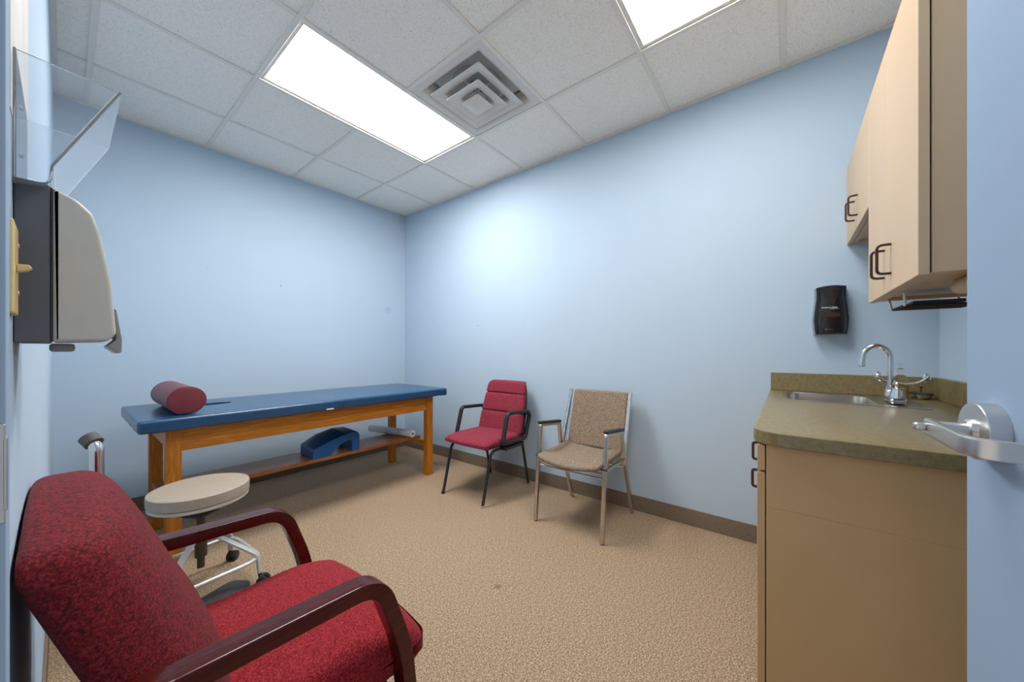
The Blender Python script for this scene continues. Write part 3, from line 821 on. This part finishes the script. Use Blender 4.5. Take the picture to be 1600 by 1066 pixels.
# ------------------------------------------------------------------ black soap dispenser on right wall
SD = thing('soap_dispenser', (XB, -2.025, 1.225), 'smoked black soap dispenser on blue wall above the sink', 'soap dispenser')
def slabshape(mb, xa, xb, grow, arch_=.008, dome=False):
    zs_ = [(.0, .060), (.03, .0645), (.08, .0675), (.13, .063), (.18, .0575), (.21, .0565), (.235, .0575), (.245, .0575)]
    ringsx = [(xa, grow), (xa + (xb - xa) * .5, grow * .6), (xb + (.004 if xb > xa else .0), 0), (xb - .006 if xb < xa else xb, -.010)]
    rings = []
    for (x, gr) in ringsx:
        pts = [(w_ + gr, z) for z, w_ in zs_]; o = []
        for (yy, z) in pts: o.append((x, yy, max(0 - gr * .5, z)))
        # arched top
        for i in range(1, 8):
            yy = (zs_[-1][1] + gr) * (1 - 2 * i / 8); o.append((x, yy, .245 + gr * .6 + arch_ * (1 - (1 - 2 * i / 8) ** 2)))
        for (yy, z) in pts[::-1]: o.append((x, -yy, z))
        rings.append([mb.bm.verts.new(q) for q in o])
    for p, q in zip(rings, rings[1:]):
        n = len(p)
        for i in range(n): mb.bm.faces.new([p[i], p[(i + 1) % n], q[(i + 1) % n], q[i]])
    mb.bm.faces.new(rings[0])
    if dome:
        last = rings[-1]
        for k, dx in ((.93, .004), (.8, .008), (.55, .0115), (.25, .013)):
            cur = [mb.bm.verts.new((xb - dx, q.co.y * k, .125 + (q.co.z - .125) * k)) for q in rings[-1]]
            n = len(cur)
            for i in range(n): mb.bm.faces.new([last[i], last[(i + 1) % n], cur[(i + 1) % n], cur[i]])
            last = cur
        mb.bm.faces.new(last)
    else: mb.bm.faces.new(rings[-1])
m = MB(); slabshape(m, -.001, -.04, .006); m.build('back_housing', M['soap_side'], SD)
m = MB(); slabshape(m, -.0415, -.076, .003, dome=True); m.build('front_cover', M['smoke'], SD)
MB().rbox((-.0885, .0, .098), (.003, .070, .020), .0012).build('window', M['amber'], SD)
MB().rbox((-.079, .008, .018), (.026, .042, .028), .011).build('push_bar', M['smoke'], SD)
rm = Matrix(((0, 0, -1, 0), (-1, 0, 0, 0), (0, 1, 0, 0), (0, 0, 0, 1)))
text_mesh('lettering', 'Kimberly-Clark', .0098, SD, M['letter'], Matrix.Translation((-.0896, .008, .138)) @ rm)
text_mesh('lettering', 'PROFESSIONAL', .0048, SD, M['letter'], Matrix.Translation((-.0896, -.012, .131)) @ rm)

# ------------------------------------------------------------------ things on the left wall
WD = thing('hand_soap_dispenser', (XC, -.96, 1.25), 'grey and beige soap dispenser with push lever on the left wall', 'soap dispenser')
y0, y1 = -.072, .045
MB().box((.0002, y0, -.097), (.031, y1, .127), .003).build('back_housing', M['disp_grey'], WD)
cv = f2([(.0325, -.096), (.083, -.094), (.0925, -.083), (.087, .0), (.076, .07), (.069, .096), (.055, .112), (.0325, .1235)], [.004, .006, .012, .2, .1, .02, .03, .003], 5)
MB().prism(cv, 1, y0 - .002, y1 + .002, .005, 3).build('front_cover', M['disp_beige'], WD)
MB().box((.031, y0 + .001, -.093), (.0326, y1 - .001, .1225)).build('seam', M['duct'], WD)
lvp = f2([(.0885, -.040), (.094, -.043), (.100, -.09), (.0995, -.11), (.095, -.113), (.083, -.102), (.0935, -.09)], .003, 3)
MB().prism(lvp, 1, y0 + .02, y1 - .02, .0015, 2).build('push_lever', M['disp_lever'], WD)
MB().rbox((.041, -.012, -.1035), (.024, .05, .012), .004).build('nozzle', M['disp_lever'], WD)

SW = thing('light_switch', (XC, -1.082, 1.245), 'ivory toggle light switch with cover plate on left wall by door frame', 'light switch')
MB().rbox((.0027, 0, 0), (.005, .07, .114), .0023).build('cover_plate', M['ivory'], SW)
tg = MB().prism(f2([(.005, -.004), (.014, -.001), (.0175, .003), (.0150, .007), (.005, .0065)], .0015, 3), 1, -.005, .005, .001, 1)
tg.build('toggle', M['ivory'], SW)
for z in (.03, -.03):
    MB().lathe([(.0, .0), (.003, .0), (.0026, .001), (.0, .0012)], 12, (.0064, 0, z), Matrix.Rotation(pi / 2, 3, 'Y')).build('screw', M['ivory'], SW)

PO = MB().box((XC + .0001, -1.08, 1.45), (XC + .0009, -.72, 2.0)).build('paper_notice', M['poster'])
tag(PO, 'pale paper notice on the left wall behind the clear holder', 'notice')

AH = thing('wall_file_holder', (XC, -.93, 1.37), 'clear acrylic wall file holder above the hand soap dispenser', 'file holder')
th = .003
ya, yb = -.12, .118
prf = [(.003, .0), (.030, .0), (.0325, .028), (.0955, .165)]
def offs(pr, d): return [(x - d, z + (.003 if i < 2 else 0.)) for i, (x, z) in enumerate(pr)]
p_out = fillet([(x, 0, z) for x, z in prf], .01, 4)
sh = MB(); sh.sweep([(p.x, (ya + yb) / 2, p.z) for p in p_out], rrect(yb - ya, th, .001), side=(0, 1, 0)); sh.build('front_panel', M['acrylic'], AH)
MB().box((.001, ya, -.005), (.0035, yb, .172), .0008, 1).build('back_panel', M['acrylic'], AH)
for yy in (ya, yb - th):
    MB().prism([(.0036, .003), (.0285, .003), (.031, .03), (.0925, .164), (.0036, .170)], 1, yy, yy + th).build('side_panel', M['acrylic'], AH)
for zz_ in (.06, .13):
    MB().lathe([(.0, .0), (.004, .0), (.0035, .002), (.0, .0025)], 14, (.0036, -.03, zz_), Matrix.Rotation(pi / 2, 3, 'Y')).build('screw', M['chrome'], AH)

# ------------------------------------------------------------------ light, camera, view
W = bpy.data.worlds.new('corridor_light'); W.use_nodes = True; SC.world = W
bg = W.node_tree.nodes['Background']; bg.inputs[0].default_value = (1., .97, .93, 1); bg.inputs[1].default_value = .5

cam = bpy.data.cameras.new('camera'); co = bpy.data.objects.new('camera', cam); COL.objects.link(co)
cam.sensor_width = 36; cam.lens = 549.547 * 36 / 1600
cam.shift_y = 14.138 / 1600; cam.clip_start = .01
co.location = (-.6999, -1.8492, 1.1431); co.rotation_euler = (pi / 2, 0, -.9056885)
SC.camera = co
SC.view_settings.view_transform = 'Standard'; SC.view_settings.look = 'None'
SC.view_settings.exposure = .47; SC.view_settings.gamma = 1
SC.view_settings.use_curve_mapping = False
